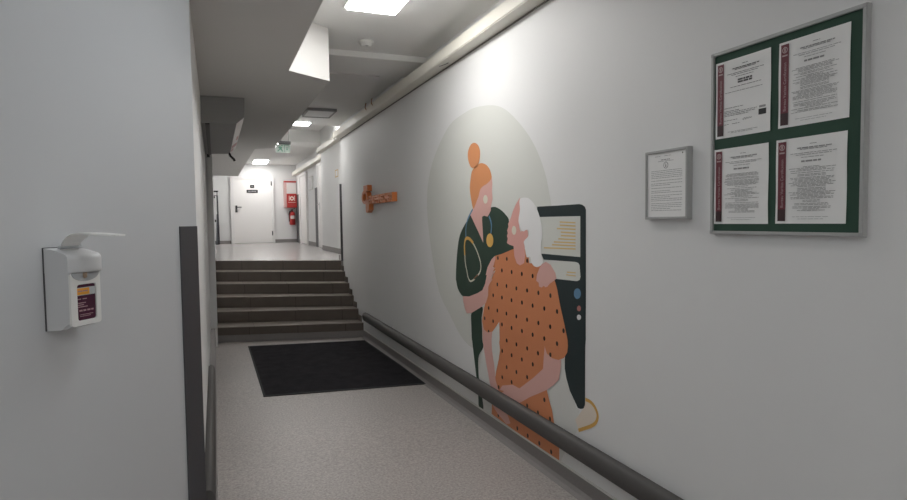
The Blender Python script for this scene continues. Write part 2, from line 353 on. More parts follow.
# lamp strengths and exposure; rear and back are added fill lamps
P_NEAR, P_MID, P_FAR, P_LAND, P_HALL, P_REAR_FILL, P_SIDE, P_BACK_FILL, EXPO = 28., 22., 20., 28., 20., 11.5, 5., 11., .22
MURAL = {
'bun': [(4.137,2.070),(4.088,2.054),(4.054,2.027),(4.038,1.994),(4.042,1.954),(4.063,1.916),(4.098,1.890),(4.157,1.883),(4.211,1.899),(4.250,1.939),(4.267,1.989),(4.254,2.030),(4.213,2.061),(4.176,2.070)],
'hair': [(4.157,1.883),(4.112,1.897),(4.026,1.910),(3.943,1.893),(3.881,1.858),(3.846,1.807),(3.857,1.782),(3.919,1.756),(4.002,1.738),(4.045,1.717),(4.069,1.677),(4.114,1.632),(4.165,1.583),(4.192,1.610),(4.218,1.671),(4.234,1.745),(4.214,1.816),(4.194,1.860)],
'face': [(3.846,1.807),(3.834,1.756),(3.843,1.701),(3.834,1.645),(3.842,1.628),(3.861,1.593),(3.864,1.565),(3.892,1.540),(3.921,1.522),(3.979,1.529),(4.013,1.522),(4.014,1.492),(4.004,1.411),(3.998,1.333),(4.082,1.410),(4.228,1.536),(4.187,1.575),(4.158,1.624),(4.109,1.679),(4.016,1.744)],
'scrubs': [(4.181,1.556),(4.308,1.487),(4.407,1.419),(4.466,1.354),(4.507,1.250),(4.536,1.119),(4.546,1.014),(4.544,1.018),(4.512,0.956),(4.465,0.922),(4.399,0.900),(4.269,0.912),(4.115,0.953),(4.028,0.980),(3.970,1.039),(3.927,1.117),(3.865,1.188),(3.685,1.258),(3.519,1.293),(3.474,1.336),(3.517,1.418),(3.580,1.480),(3.589,1.504),(3.631,1.532),(3.703,1.565),(3.791,1.587),(3.861,1.585),(3.883,1.571),(3.924,1.555),(4.021,1.551)],
'stripe': [(4.222,0.800),(4.238,0.700),(4.229,0.578),(4.224,0.582),(4.196,0.476),(4.160,0.348),(4.122,0.199),(4.107,0.087),(4.028,0.094),(4.046,0.183),(4.096,0.290),(4.114,0.408),(4.097,0.490),(4.017,0.566),(4.035,0.616),(4.035,0.684),(4.044,0.777),(4.025,0.863)],
'nurse_arm': [(4.399,0.900),(4.269,0.912),(4.115,0.953),(4.022,0.985),(3.970,1.039),(3.941,1.105),(3.962,1.100),(3.925,1.161),(3.859,1.220),(3.806,1.247),(3.791,1.237),(3.817,1.190),(3.844,1.161),(3.800,1.164),(3.834,1.139),(3.814,1.121),(3.861,1.108),(3.833,1.123),(3.874,1.088),(3.847,1.079),(3.893,1.046),(3.916,1.021),(3.922,0.957),(3.960,0.900),(4.060,0.853),(4.226,0.790),(4.321,0.772),(4.362,0.807),(4.393,0.860)],
'robe': [(3.806,1.247),(3.685,1.269),(3.554,1.300),(3.430,1.327),(3.325,1.301),(3.310,1.227),(3.152,1.237),(3.016,1.162),(2.982,1.101),(2.948,1.004),(2.906,0.910),(2.874,0.826),(2.870,0.793),(2.878,0.755),(2.912,0.717),(2.972,0.692),(3.042,0.689),(3.097,0.702),(3.116,0.650),(3.103,0.485),(3.081,0.438),(3.045,0.381),(3.020,0.304),(2.966,0.184),(2.966,0.098),(3.887,0.108),(3.881,0.111),(3.874,0.183),(3.805,0.305),(3.817,0.382),(3.803,0.431),(3.757,0.531),(3.735,0.603),(3.746,0.668),(3.747,0.598),(3.740,0.689),(3.743,0.797),(3.789,0.759),(3.856,0.708),(3.937,0.686),(4.006,0.701),(4.033,0.755),(4.003,0.842),(3.945,0.954),(3.916,1.027),(3.847,1.101),(3.794,1.150),(3.861,1.125),(3.800,1.164),(3.839,1.167)],
'left_arm': [(4.025,0.733),(4.006,0.701),(3.937,0.689),(3.856,0.708),(3.870,0.654),(3.877,0.572),(3.872,0.645),(3.865,0.566),(3.828,0.471),(3.809,0.373),(3.754,0.296),(3.680,0.238),(3.615,0.167),(3.583,0.134),(3.643,0.109),(3.783,0.142),(3.856,0.172),(3.846,0.237),(3.911,0.336),(3.963,0.453),(4.003,0.551),(4.024,0.618),(4.023,0.615)],
'right_arm': [(3.130,0.748),(3.097,0.702),(3.042,0.689),(2.972,0.692),(2.941,0.702),(2.945,0.659),(2.964,0.581),(3.026,0.533),(3.103,0.485),(3.316,0.383),(3.457,0.306),(3.595,0.294),(3.716,0.304),(3.678,0.329),(3.746,0.318),(3.703,0.360),(3.546,0.405),(3.451,0.405),(3.263,0.521),(3.145,0.603),(3.135,0.682),(3.125,0.737)],
'pale_right': [(3.095,0.482),(2.972,0.695),(2.907,0.715),(2.888,0.627),(2.792,0.468),(2.757,0.466),(2.793,0.395),(2.776,0.349),(2.857,0.253),(2.962,0.099),(2.966,0.184)],
'pale_left': [(4.017,0.566),(4.097,0.490),(4.114,0.408),(4.096,0.290),(4.020,0.096),(3.881,0.105),(3.805,0.305),(3.817,0.382),(3.803,0.431),(3.757,0.531),(3.735,0.603),(3.746,0.668),(3.747,0.598),(3.743,0.797),(3.856,0.708),(4.021,0.662)],
'old_face': [(3.430,1.638),(3.447,1.623),(3.487,1.594),(3.526,1.553),(3.550,1.517),(3.573,1.491),(3.597,1.470),(3.590,1.454),(3.610,1.427),(3.600,1.408),(3.615,1.390),(3.601,1.374),(3.616,1.344),(3.576,1.333),(3.519,1.326),(3.515,1.303),(3.509,1.262),(3.476,1.217),(3.432,1.206),(3.378,1.223),(3.362,1.269),(3.366,1.319),(3.349,1.370),(3.319,1.396),(3.327,1.431),(3.385,1.440),(3.418,1.419),(3.439,1.450),(3.427,1.521),(3.415,1.581)],
'old_hair': [(3.433,1.611),(3.415,1.631),(3.360,1.635),(3.298,1.624),(3.224,1.578),(3.175,1.512),(3.150,1.448),(3.147,1.395),(3.162,1.351),(3.156,1.287),(3.140,1.245),(3.185,1.215),(3.240,1.212),(3.280,1.234),(3.296,1.269),(3.342,1.264),(3.367,1.333),(3.376,1.361),(3.317,1.397),(3.312,1.430),(3.340,1.435),(3.387,1.423),(3.423,1.448),(3.447,1.492),(3.426,1.560)],
'hand': [(3.152,1.232),(3.106,1.249),(3.051,1.234),(2.998,1.191),(2.986,1.160),(3.016,1.144),(3.065,1.121),(3.089,1.103),(3.113,1.097),(3.131,1.104),(3.154,1.091),(3.188,1.094),(3.192,1.117),(3.221,1.126),(3.211,1.165),(3.181,1.206)],
'tablet': [(3.209,1.575),(2.986,1.575),(2.759,1.577),(2.730,1.573),(2.706,1.562),(2.695,1.547),(2.697,1.113),(2.699,0.858),(2.704,0.824),(2.707,0.505),(2.718,0.485),(2.748,0.473),(2.776,0.470),(2.799,0.492),(2.855,0.544),(2.891,0.608),(2.907,0.658),(2.903,0.787),(3.043,1.169),(3.133,1.257),(3.216,1.349),(3.214,1.512)],
'screen': [(3.182,1.512),(2.747,1.513),(2.748,1.295),(3.173,1.294)],
'panel': [(3.152,1.259),(2.795,1.266),(2.768,1.262),(2.755,1.251),(2.746,1.189),(2.755,1.172),(2.780,1.163),(2.999,1.157),(3.042,1.207)],
'line0': [(2.953,1.486),(2.792,1.481),(2.792,1.474),(2.953,1.478)],
'line1': [(2.953,1.468),(2.792,1.464),(2.792,1.456),(2.953,1.460)],
'line2': [(2.984,1.449),(2.792,1.446),(2.792,1.438),(2.984,1.441)],
'line3': [(2.942,1.429),(2.792,1.426),(2.792,1.418),(2.942,1.421)],
'line4': [(2.942,1.410),(2.792,1.409),(2.792,1.401),(2.942,1.402)],
'line5': [(2.969,1.391),(2.792,1.390),(2.792,1.383),(2.969,1.383)],
'line6': [(3.018,1.372),(2.792,1.373),(2.792,1.365),(3.018,1.364)],
'line7': [(3.038,1.355),(2.792,1.357),(2.792,1.349),(3.038,1.347)],
'line8': [(3.130,1.334),(2.792,1.340),(2.792,1.332),(3.130,1.326)],
'line9': [(2.880,1.208),(2.792,1.210),(2.792,1.204),(2.880,1.201)],
'line10': [(2.888,1.192),(2.792,1.193),(2.792,1.187),(2.888,1.186)],
'ear': [(3.913,1.645),(3.915,1.635),(3.921,1.627),(3.929,1.620),(3.940,1.616),(3.952,1.615),(3.964,1.617),(3.975,1.622),(3.983,1.629),(3.988,1.638),(3.990,1.647),(3.988,1.657),(3.982,1.665),(3.973,1.672),(3.962,1.676),(3.951,1.677),(3.939,1.675),(3.928,1.670),(3.920,1.663),(3.915,1.654)],
'old_ear': [(3.479,1.429),(3.481,1.420),(3.485,1.412),(3.492,1.405),(3.501,1.401),(3.511,1.399),(3.521,1.401),(3.529,1.405),(3.536,1.411),(3.541,1.419),(3.542,1.428),(3.540,1.437),(3.536,1.445),(3.529,1.452),(3.520,1.456),(3.510,1.458),(3.500,1.456),(3.491,1.452),(3.485,1.446),(3.480,1.438)],
'dot_blue': [(2.743,1.099),(2.745,1.091),(2.750,1.082),(2.757,1.075),(2.767,1.070),(2.777,1.067),(2.788,1.067),(2.797,1.070),(2.805,1.076),(2.810,1.083),(2.811,1.092),(2.810,1.101),(2.805,1.110),(2.797,1.117),(2.787,1.122),(2.777,1.124),(2.766,1.124),(2.757,1.121),(2.749,1.115),(2.745,1.108)],
'dot_pink': [(2.744,1.020),(2.744,1.015),(2.747,1.010),(2.751,1.006),(2.756,1.003),(2.762,1.002),(2.768,1.002),(2.773,1.003),(2.777,1.006),(2.780,1.010),(2.780,1.015),(2.780,1.020),(2.777,1.024),(2.773,1.028),(2.768,1.031),(2.762,1.033),(2.756,1.033),(2.751,1.031),(2.747,1.028),(2.744,1.024)],
'dot_white': [(2.742,0.972),(2.743,0.968),(2.746,0.963),(2.750,0.959),(2.756,0.956),(2.762,0.955),(2.768,0.954),(2.774,0.956),(2.778,0.958),(2.781,0.962),(2.782,0.967),(2.781,0.971),(2.778,0.976),(2.774,0.980),(2.768,0.983),(2.762,0.984),(2.756,0.984),(2.750,0.983),(2.746,0.980),(2.743,0.977)],
'medal': [(3.824,1.356),(3.827,1.341),(3.836,1.327),(3.849,1.316),(3.865,1.308),(3.883,1.306),(3.902,1.307),(3.918,1.314),(3.931,1.324),(3.939,1.337),(3.942,1.353),(3.939,1.368),(3.930,1.382),(3.916,1.393),(3.900,1.400),(3.881,1.403),(3.863,1.401),(3.847,1.394),(3.835,1.384),(3.827,1.371)],
'cuff_hand': [(2.723,0.481),(2.697,0.534),(2.656,0.535),(2.612,0.512),(2.600,0.474),(2.616,0.439),(2.776,0.359),(2.802,0.398)]}
STROKES = {
'golden': [(2.703,0.537),(2.661,0.538),(2.624,0.525),(2.600,0.502),(2.592,0.476),(2.608,0.443),(2.645,0.414),(2.707,0.381),(2.770,0.349)],
'blue1': [(4.181,1.580),(4.234,1.544),(4.285,1.500),(4.312,1.457),(4.323,1.407),(4.318,1.358)],
'blue2': [(3.894,1.526),(3.866,1.492),(3.854,1.453),(3.865,1.402)],
'gold1': [(4.348,1.226),(4.352,1.294),(4.338,1.339),(4.302,1.360),(4.239,1.353),(4.179,1.325)],
'cream1': [(4.347,1.245),(4.340,1.170),(4.309,1.104),(4.287,1.059),(4.241,1.032),(4.158,1.056)],
'cream2': [(4.185,1.327),(4.129,1.284),(4.086,1.239),(4.050,1.188),(4.045,1.141),(4.077,1.103),(4.124,1.083)],
'brown': [(4.172,1.055),(4.138,1.075),(4.097,1.093)]}
DOTS = [(3.755,1.236),(3.618,1.237),(3.336,1.241),(3.694,1.155),(3.549,1.155),(3.407,1.153),(3.768,1.052),(3.627,1.055),(3.484,1.053),(3.837,0.969),(3.697,0.969),(3.554,0.968),(3.914,0.869),(3.772,0.870),(3.631,0.868),(3.487,0.870),(3.985,0.784),(3.841,0.785),(3.700,0.784),(3.557,0.783),(3.918,0.697),(3.267,1.151),(3.339,1.055),(3.197,1.055),(3.056,1.054),(3.408,0.970),(3.269,0.968),(3.127,0.969),(2.983,0.971),(3.342,0.870),(3.199,0.871),(3.060,0.871),(2.915,0.871),(3.411,0.787),(3.271,0.787),(3.129,0.789),(3.630,0.686),(3.489,0.686),(3.343,0.688),(3.206,0.685),(3.700,0.601),(3.559,0.600),(3.415,0.602),(3.272,0.602),(3.634,0.503),(3.492,0.503),(3.346,0.504),(3.704,0.418),(3.562,0.419),(3.761,0.334),(3.132,0.418),(3.348,0.321),(3.210,0.317),(3.770,0.133),(2.985,0.785),(3.060,0.705),(3.067,0.322),(3.623,0.140),(3.485,0.131),(3.343,0.129),(3.196,0.131),(3.056,0.128)]

# ------------------------------------------------------------------ soap dispenser (local axes: along wall, out of wall, up)
DISP = mat('dispenser_plastic', (.80, .80, .78), .35); DISPB = mat('shaded_dispenser_housing', (.62, .63, .64), .4)  # housing greyer than the cover: its flank's weaker light put into colour
DISPG = mat('dispenser_grey', (.44, .46, .48), .4)
ds = thing('soap_dispenser', 'white elbow operated soap dispenser with burgundy bottle label mounted on the near left wall', 'soap dispenser', near(-.68, 0, 1.18))
def loc_obj(name, b2, m, parent, label=None):
    bm = NB(); merge(bm, b2, MN); return obj(name, bm, m, parent, label)
b2 = NB()
side = [(0, 1.179), (0, 1.37), (.088, 1.37), (.086, 1.197), (.07, 1.186)]
prism(b2, side, 0, -.7362, -.6215)
bmesh.ops.bevel(b2, geom=[e for e in b2.edges if abs(e.verts[0].co.x-e.verts[1].co.x) < 1e-6 and e.verts[0].co.y > .001 and e.verts[1].co.y > .001 and e.verts[0].co.z < 1.25], offset=.007, segments=3, affect='EDGES')
bd = loc_obj('body', b2, DISPB, ds)
b2 = NB()      # rounded head, its front bulging over the window
plan = [(-.737, 0), (-.737, .088), (-.728, .094), (-.708, .104), (-.685, .110), (-.655, .112), (-.635, .110), (-.625, .104), (-.621, .09), (-.621, 0)]
lay = []
for z, k in ((1.356, .98), (1.360, 1), (1.37, 1), (1.395, 1), (1.404, .985), (1.4095, .94), (1.413, .87)):
    lay.append([b2.verts.new((x, y*k if y else 0, z if y < .05 or z < 1.40 else z)) for x, y in plan])
top = [b2.verts.new((x, y*.5, 1.424) if y else (x, 0, 1.431)) for x, y in plan]
for v in lay[-1] + lay[-2] + lay[-3]:
    if v.co.y == 0: v.co.z = {0: 1.41, 1: 1.42, 2: 1.427}[[lay[-3], lay[-2], lay[-1]].index(next(l for l in (lay[-3], lay[-2], lay[-1]) if v in l))]
lay.append(top); n = len(plan)
for a, b in zip(lay, lay[1:]):
    for k in range(n): f = b2.faces.new((a[k], a[(k+1) % n], b[(k+1) % n], b[k])); f.smooth = 2 <= k <= 6
b2.faces.new(lay[0]); b2.faces.new(top[::-1])
loc_obj('head', b2, DISPB, ds)
b2 = NB()      # front cover: a frame with an open window
o_ = [(-.736, 1.192), (-.622, 1.192), (-.622, 1.355), (-.736, 1.355)]
def rrect(x0, x1, z0, z1, r, n=5):
    out = []
    for cx, cz, a0 in ((x1-r, z0+r, -90), (x1-r, z1-r, 0), (x0+r, z1-r, 90), (x0+r, z0+r, 180)):
        for k in range(n): a = rad(a0+90*k/(n-1)); out.append((cx+r*cos(a), cz+r*sin(a)))
    return out
def ringprism(bm, A, B, axis, a, b):
    """ring between closed outlines A (outer) and B (inner) of equal count"""
    def P(p, t): l = list(p); l.insert(axis, t); return l
    n = len(A); v = [[bm.verts.new(P(p, t)) for p in L] for L in (A, B) for t in (a, b)]
    oa, ob, ia, ib = v
    for i in range(n):
        j = (i+1) % n
        bm.faces.new((oa[i], ob[i], ob[j], oa[j])); bm.faces.new((ia[i], ia[j], ib[j], ib[i]))
        bm.faces.new((ob[i], ib[i], ib[j], ob[j])); bm.faces.new((oa[i], oa[j], ia[j], ia[i]))
ringprism(b2, rrect(-.7355, -.6225, 1.194, 1.354, .01), rrect(-.712, -.639, 1.209, 1.319, .008), 1, .084, .0935)
loc_obj('front_cover', b2, DISP, ds)
b2 = NB(); prism(b2, rrect(-.712, -.639, 1.209, 1.319, .008), 1, .0865, .0885)
bt = loc_obj('bottle', b2, mat('bottle_burgundy', (.06, .008, .03), .25), ds, 'burgundy bottle front seen through the window')
b2 = NB(); box(b2, -.711, -.64, .0886, .0890, 1.285, 1.309); loc_obj('white_band', b2, mat('label_white', (.55, .57, .60), .4), bt)
b2 = NB(); box(b2, -.7085, -.662, .0891, .0895, 1.287, 1.307); loc_obj('yellow_panel', b2, mat('label_yellow', (.85, .38, .03), .4), bt)
b2 = NB()
for x0, x1, z in ((-.706, -.69, 1.298), (-.688, -.668, 1.298)): box(b2, x0, x1, .0896, .0898, z-.002, z+.002)
for x0, x1, z in ((-.708, -.694, 1.274), (-.688, -.672, 1.274), (-.706, -.676, 1.262), (-.706, -.684, 1.256), (-.706, -.67, 1.250)): box(b2, x0, x1, .0886, .0889, z-.0013, z+.0013)
for x0, x1 in ((-.702, -.690), (-.687, -.676), (-.672, -.660), (-.657, -.648)): box(b2, x0, x1, .0886, .0889, 1.236, 1.241)
for x0, x1, z in ((-.70, -.65, 1.226), (-.70, -.66, 1.221)): box(b2, x0, x1, .0886, .0889, z-.0008, z+.0008)
loc_obj('label_text', b2, mat('label_pink', (.42, .25, .28), .5), bt)
b2 = NB()      # half-round spout recess below the lip
pts = [(-.679+.052*cos(rad(a)), 1.3545-.026*sin(rad(a))) for a in range(0, 181, 12)]
prism(b2, pts, 1, .0936, .0955); loc_obj('spout_recess', b2, DISPG, ds)
b2 = NB(); cyl(b2, (-.685, .098, 1.342), (-.685, .098, 1.358), .006, 14); cyl(b2, (-.685, .098, 1.338), (-.685, .098, 1.343), .004, 12, .005)
loc_obj('nozzle', b2, mat('nozzle_tan', (.45, .33, .24), .5), ds)
b2 = NB()      # elbow lever: a bent plate with rounded tip
path = [(.045, 1.426, .034), (.048, 1.438, .034), (.056, 1.450, .036), (.072, 1.463, .038), (.09, 1.472, .038), (.112, 1.4742, .037), (.15, 1.4725, .035), (.19, 1.4695, .033), (.215, 1.468, .029), (.228, 1.4675, .02), (.232, 1.467, .01)]
top = []; bot = []
for d_, z_, w in path:
    top.append([b2.verts.new((-.683+k*w, d_, z_+.0022)) for k in (-1, 1)]); bot.append([b2.verts.new((-.683+k*w, d_, z_-.0022)) for k in (-1, 1)])
for i in range(len(path)-1):
    b2.faces.new((top[i][0], top[i][1], top[i+1][1], top[i+1][0])); b2.faces.new((bot[i][0], bot[i+1][0], bot[i+1][1], bot[i][1]))
    for k in (0, 1): b2.faces.new((top[i][k], top[i+1][k], bot[i+1][k], bot[i][k]))
b2.faces.new((top[0][0], bot[0][0], bot[0][1], top[0][1])); b2.faces.new((top[-1][0], top[-1][1], bot[-1][1], bot[-1][0]))
lv = loc_obj('lever', b2, DISP, ds, 'long flat elbow lever above the body')
b2 = NB(); cyl(b2, (-.725, .047, 1.432), (-.64, .047, 1.432), .0045, 12); loc_obj('pivot', b2, DISPG, lv)
b2 = NB(); box(b2, -.7385, -.6195, 0, .004, 1.180, 1.4325); loc_obj('back_plate', b2, mat('dark_plastic_gap', (.06, .06, .065), .5), ds)

# ------------------------------------------------------------------ notice board and certificates on the right wall
GREEN = mat('green_felt', (.022, .062, .040), .8, noise=.12, nscale=300)
by0, by1, bz0, bz1 = 1.226, 1.822, 1.434, 2.120
nb = thing('notice_board', 'large green notice board in a silver frame holding four certificates', 'notice board', (XW, (by0+by1)/2, bz0))
bm = NB(); w = .0125
ringprism(bm, [(by0, bz0), (by1, bz0), (by1, bz1), (by0, bz1)], [(by0+w, bz0+w), (by1-w, bz0+w), (by1-w, bz1-w), (by0+w, bz1-w)], 0, 1.788, XW)
bmesh.ops.bevel(bm, geom=[e for e in bm.edges if all(v.co.x < 1.789 for v in e.verts)], offset=.002, segments=2, affect='EDGES')
obj('frame', bm, ALU, nb)
boxo('felt_panel', GREEN, nb, 1.797, 1.806, by0+w-.002, by1-w+.002, bz0+w-.002, bz1-w+.002)
for y in (by0+.001, by1-.013):
    for z in (bz0+.001, bz1-.013):
        bm = NB(); bevbox(bm, 1.7868, 1.789, y, y+.012, z, z+.012, .0008)
        obj('frame_corner', bm, mat('grey_corner', (.34, .34, .34), .45), nb)

def text_mesh(body, size, origin, xax, yax, m, name, parent, xscale=1.0):
    cu = bpy.data.curves.new('tmp', 'FONT'); cu.body = body; cu.size = size
    to = bpy.data.objects.new('tmp', cu); COL.objects.link(to)
    dg = bpy.context.evaluated_depsgraph_get(); me = bpy.data.meshes.new_from_object(to.evaluated_get(dg))
    bpy.data.objects.remove(to); bpy.data.curves.remove(cu)
    xax, yax = Vector(xax), Vector(yax); zax = xax.cross(yax)
    M = Matrix(((xax.x, yax.x, zax.x, origin[0]), (xax.y, yax.y, zax.y, origin[1]), (xax.z, yax.z, zax.z, origin[2]), (0, 0, 0, 1)))
    me.transform(M @ Matrix.Diagonal((xscale, 1, 1, 1)))
    me.name = name; o = bpy.data.objects.new(name, me); COL.objects.link(o); me.materials.append(m)
    o.parent = parent; o.matrix_parent_inverse = Matrix.Translation(-Vector(parent.location)) if parent.type == 'EMPTY' else Matrix()
    return o

def text_rows(bm, x, yl, yr, rows, hgt=.0022):
    """rows of word-like bars: (z, relative start, relative end)"""
    W = yl-yr
    for z, a, b, h in rows:
        p = a
        while p < b-.01:
            q = min(b, p+random.uniform(.03, .10))
            box(bm, x-.0003, x, yl-q*W, yl-p*W, z-h/2, z+h/2); p = q+.012
MAROON = mat('maroon_band', (.13, .018, .030), .5); MAROOND = mat('maroon_dark_band', (.035, .010, .013), .5)
PALE = mat('band_lettering', (.42, .31, .31), .6)
def certificate(label, yl, yr, z0, z1, kind, tilt=0.):
    t = thing('certificate', label, 'certificate', (1.795, (yl+yr)/2, z0), 'certificates pinned to the green board')
    x = 1.7945; W = yl-yr; H = z1-z0
    bm = NB(); N = 8      # sheet with slightly curled edges
    g = [[bm.verts.new((1.7952-.0025*((i/N-.5)*2)**4*(.6+.4*sin(j+tilt*9)), yl-W*i/N, z0+H*j/N)) for j in range(N+1)] for i in range(N+1)]
    g2 = [[bm.verts.new((v.co.x+.0008, v.co.y, v.co.z)) for v in r] for r in g]
    for i in range(N):
        for j in range(N):
            for G in (g, g2): bm.faces.new((G[i][j], G[i+1][j], G[i+1][j+1], G[i][j+1]))
    for i in range(N):
        for j in (0, N): bm.faces.new((g[i][j], g[i+1][j], g2[i+1][j], g2[i][j])); bm.faces.new((g[j][i], g[j][i+1], g2[j][i+1], g2[j][i]))
    obj('sheet', bm, PAPER, t)
    bl, br = yl-.035*W, yl-.155*W
    xb = 1.7926
    bm = NB(); box(bm, xb, xb+.0004, br, bl, z0+.17*H, z1-.03*H); band = obj('side_band', bm, MAROON, t, 'maroon vertical band with pale lettering')
    bm = NB(); box(bm, xb, xb+.0004, br, bl, z0+.03*H, z0+.17*H); obj('band_foot', bm, MAROOND, band)
    bm = NB(); cy, cz = (bl+br)/2, z1-.095*H
    ringprism(bm, [(cy+.0105*cos(2*PI*k/20), cz+.0105*sin(2*PI*k/20)) for k in range(20)], [(cy+.0075*cos(2*PI*k/20), cz+.0075*sin(2*PI*k/20)) for k in range(20)], 0, xb-.0005, xb)
    bevbox(bm, xb-.0005, xb, cy-.003, cy+.003, cz-.006, cz+.006, .0002, 1); box(bm, xb-.0005, xb, cy-.010, cy+.010, cz-.021, cz-.016)
    obj('emblem', bm, PALE, band)
    text_mesh('Bureau Veritas Certification', .0148, (xb-.0003, br+.009, z0+.19*H), (0, 0, 1), (0, 1, 0), PALE, 'band_lettering', band, xscale=.97)
    rows = []
    Z = lambda f: z1-f*H
    rows.append((Z(.085), .50, .60, .0022))
    rows += [(Z(.125), .32, .80, .0034), (Z(.142), .36, .74, .0022)]
    rows += [(Z(.185), .22, .88, .0017), (Z(.205), .30, .80, .0017), (Z(.235), .38, .70, .0017)]
    if kind == 0:
        rows += [(Z(.28), .42, .68, .0062), (Z(.31), .42, .68, .0062)]
        rows += [(Z(.36), .28, .84, .0017), (Z(.42), .18, .86, .0015)]
        rows += [(Z(f), .17, .17+l, .0017) for f, l in ((.62, .35), (.66, .28), (.68, .6), (.70, .58), (.72, .45), (.78, .25), (.83, .10))]
        rows += [(Z(.83), .32, .46, .0017), (Z(.93), .24, .8, .0012), (Z(.945), .3, .7, .0012)]
    else:
        rows += [(Z(.28), .38, .66, .0055)]
        f = .345
        while f < .86:
            hw = random.choice((.12, .2, .27, .31, .33, .3, .24)); rows.append((Z(f), .53-hw, .53+hw, .0016)); f += random.choice((.0145, .0145, .0145, .022))
        rows += [(Z(.92), .26, .78, .0012), (Z(.945), .34, .7, .0012)]
    bm = NB(); text_rows(bm, xb+.0012, yl, yr, rows); obj('text_lines', bm, INKL if kind else INK, t)
    if kind == 0:
        bm = NB(); xx = xb+.0012
        box(bm, xx-.0003, xx, yl-.93*W, yl-.80*W, Z(.78), Z(.71)); s = obj('stamp', bm, DARK, t)
        bm = NB(); box(bm, xx-.0003, xx, yl-.92*W, yl-.81*W, Z(.695), Z(.668)); obj('stamp_text', bm, INKL, s)
        bm = NB(); tube(bm, [(xx-.0002, yl-W*(.52+.16*k/18), Z(.79+.018*sin(k*1.3)*(1-k/30))) for k in range(19)], .0007, 5); obj('signature', bm, INKL, t)
certificate('certificate with a dark square stamp and signature, top left on the green board', 1.801, 1.557, 1.795, 2.079, 0, 0)
certificate('certificate full of close text lines, top right on the green board', 1.525, 1.277, 1.796, 2.081, 1, 1)
certificate('certificate full of close text lines, bottom left on the green board', 1.806, 1.562, 1.473, 1.755, 1, 2)
certificate('certificate full of close text lines, bottom right on the green board', 1.531, 1.281, 1.474, 1.757, 1, 3)

# small framed notice
sn = thing('framed_notice', 'small silver framed notice hanging left of the green board', 'framed notice', (XW, 2.07, 1.492))
bm = NB(); y0, y1, z0, z1 = 1.938, 2.196, 1.492, 1.787; w = .011
ringprism(bm, [(y0, z0), (y1, z0), (y1, z1), (y0, z1)], [(y0+w, z0+w), (y1-w, z0+w), (y1-w, z1-w), (y0+w, z1-w)], 0, 1.782, XW)
bmesh.ops.bevel(bm, geom=[e for e in bm.edges if all(v.co.x < 1.783 for v in e.verts)], offset=.002, segments=2, affect='EDGES')
obj('frame', bm, ALU, sn)
sh = boxo('sheet', PAPER, sn, 1.789, 1.792, y0+w-.002, y1-w+.002, z0+w-.002, z1-w+.002)
bm = NB(); rows = [(1.762, .2, .34, .002), (1.762, .45, .62, .002), (1.746, .36, .6, .004), (1.74, .28, .68, .002)]
z = 1.70
while z > 1.52:
    rows.append((z, .10, random.choice((.9, .9, .9, .88, .6)), .0022)); z -= random.choice((.0075, .0075, .012))
text_rows(bm, 1.7888, y1-w, y0+w, rows); obj('text_lines', bm, INKL, sh)
bm = NB()
ringprism(bm, [(2.07+.014*cos(2*PI*k/18), 1.722+.014*sin(2*PI*k/18)) for k in range(18)], [(2.07+.012*cos(2*PI*k/18), 1.722+.012*sin(2*PI*k/18)) for k in range(18)], 0, 1.7884, 1.7889)
prism(bm, [(2.073, 1.715), (2.067, 1.715), (2.070, 1.731)], 0, 1.7884, 1.7889)
box(bm, 1.7884, 1.7889, 1.968, 1.974, 1.762, 1.768)
obj('seal', bm, INK, sh)

# ------------------------------------------------------------------ mural on the right wall
MC = dict(disc=(.605, .615, .58), orange=(.58, .215, .095), hair=(.62, .26, .11), pink=(.64, .375, .335), pinkd=(.66, .345, .305), green=(.021, .047, .031), dgreen=(.010, .022, .024), pale=(.60, .61, .57), white=(.74, .74, .74),
          gold=(.62, .36, .09), blue=(.11, .23, .36), cream=(.66, .63, .52), ink=(.018, .012, .008), tan=(.62, .44, .19), brown=(.22, .10, .05), pinkdot=(.42, .16, .14), palew=(.62, .625, .60), off=(.70, .62, .53))
MM = {k: mat('mural_'+k, v, .6) for k, v in MC.items()}
mural = thing('wall_mural', 'large wall mural of a nurse embracing an older woman before a pale disc', 'mural', (XW, 3.8, .2))
def mx(layer): return XW - .0005 - .00035*layer
def flat(bm, pts, layer):
    n = len(pts)
    vs, _, fs, *_r = delaunay_2d_cdt([Vector(p) for p in pts], [(i, (i+1) % n) for i in range(n)], [list(range(n))], 1, 1e-5)
    V = [bm.verts.new((mx(layer), v.x, v.y)) for v in vs]
    for f in fs: bm.faces.new([V[i] for i in f])
def smooth(pts, n=3):
    out = []; N = len(pts)
    for i in range(N):
        p0, p1, p2, p3 = (pts[(i+k-1) % N] for k in range(4))
        for k in range(n):
            t = k/n
            out.append(tuple(.5*(2*p1[c]+(p2[c]-p0[c])*t+(2*p0[c]-5*p1[c]+4*p2[c]-p3[c])*t*t+(3*p1[c]-p0[c]-3*p2[c]+p3[c])*t**3) for c in (0, 1)))
    return out
def mural_part(name, keys, m, layer, parent, label=None, sm=False):
    bm = NB()
    for k in keys: flat(bm, smooth(MURAL[k]) if sm else MURAL[k], layer)
    for f in bm.faces:
        f.normal_update()
        if f.normal.x > 0: f.normal_flip()
    o = obj(name, bm, MM[m], parent, label, fix=False)
    return o
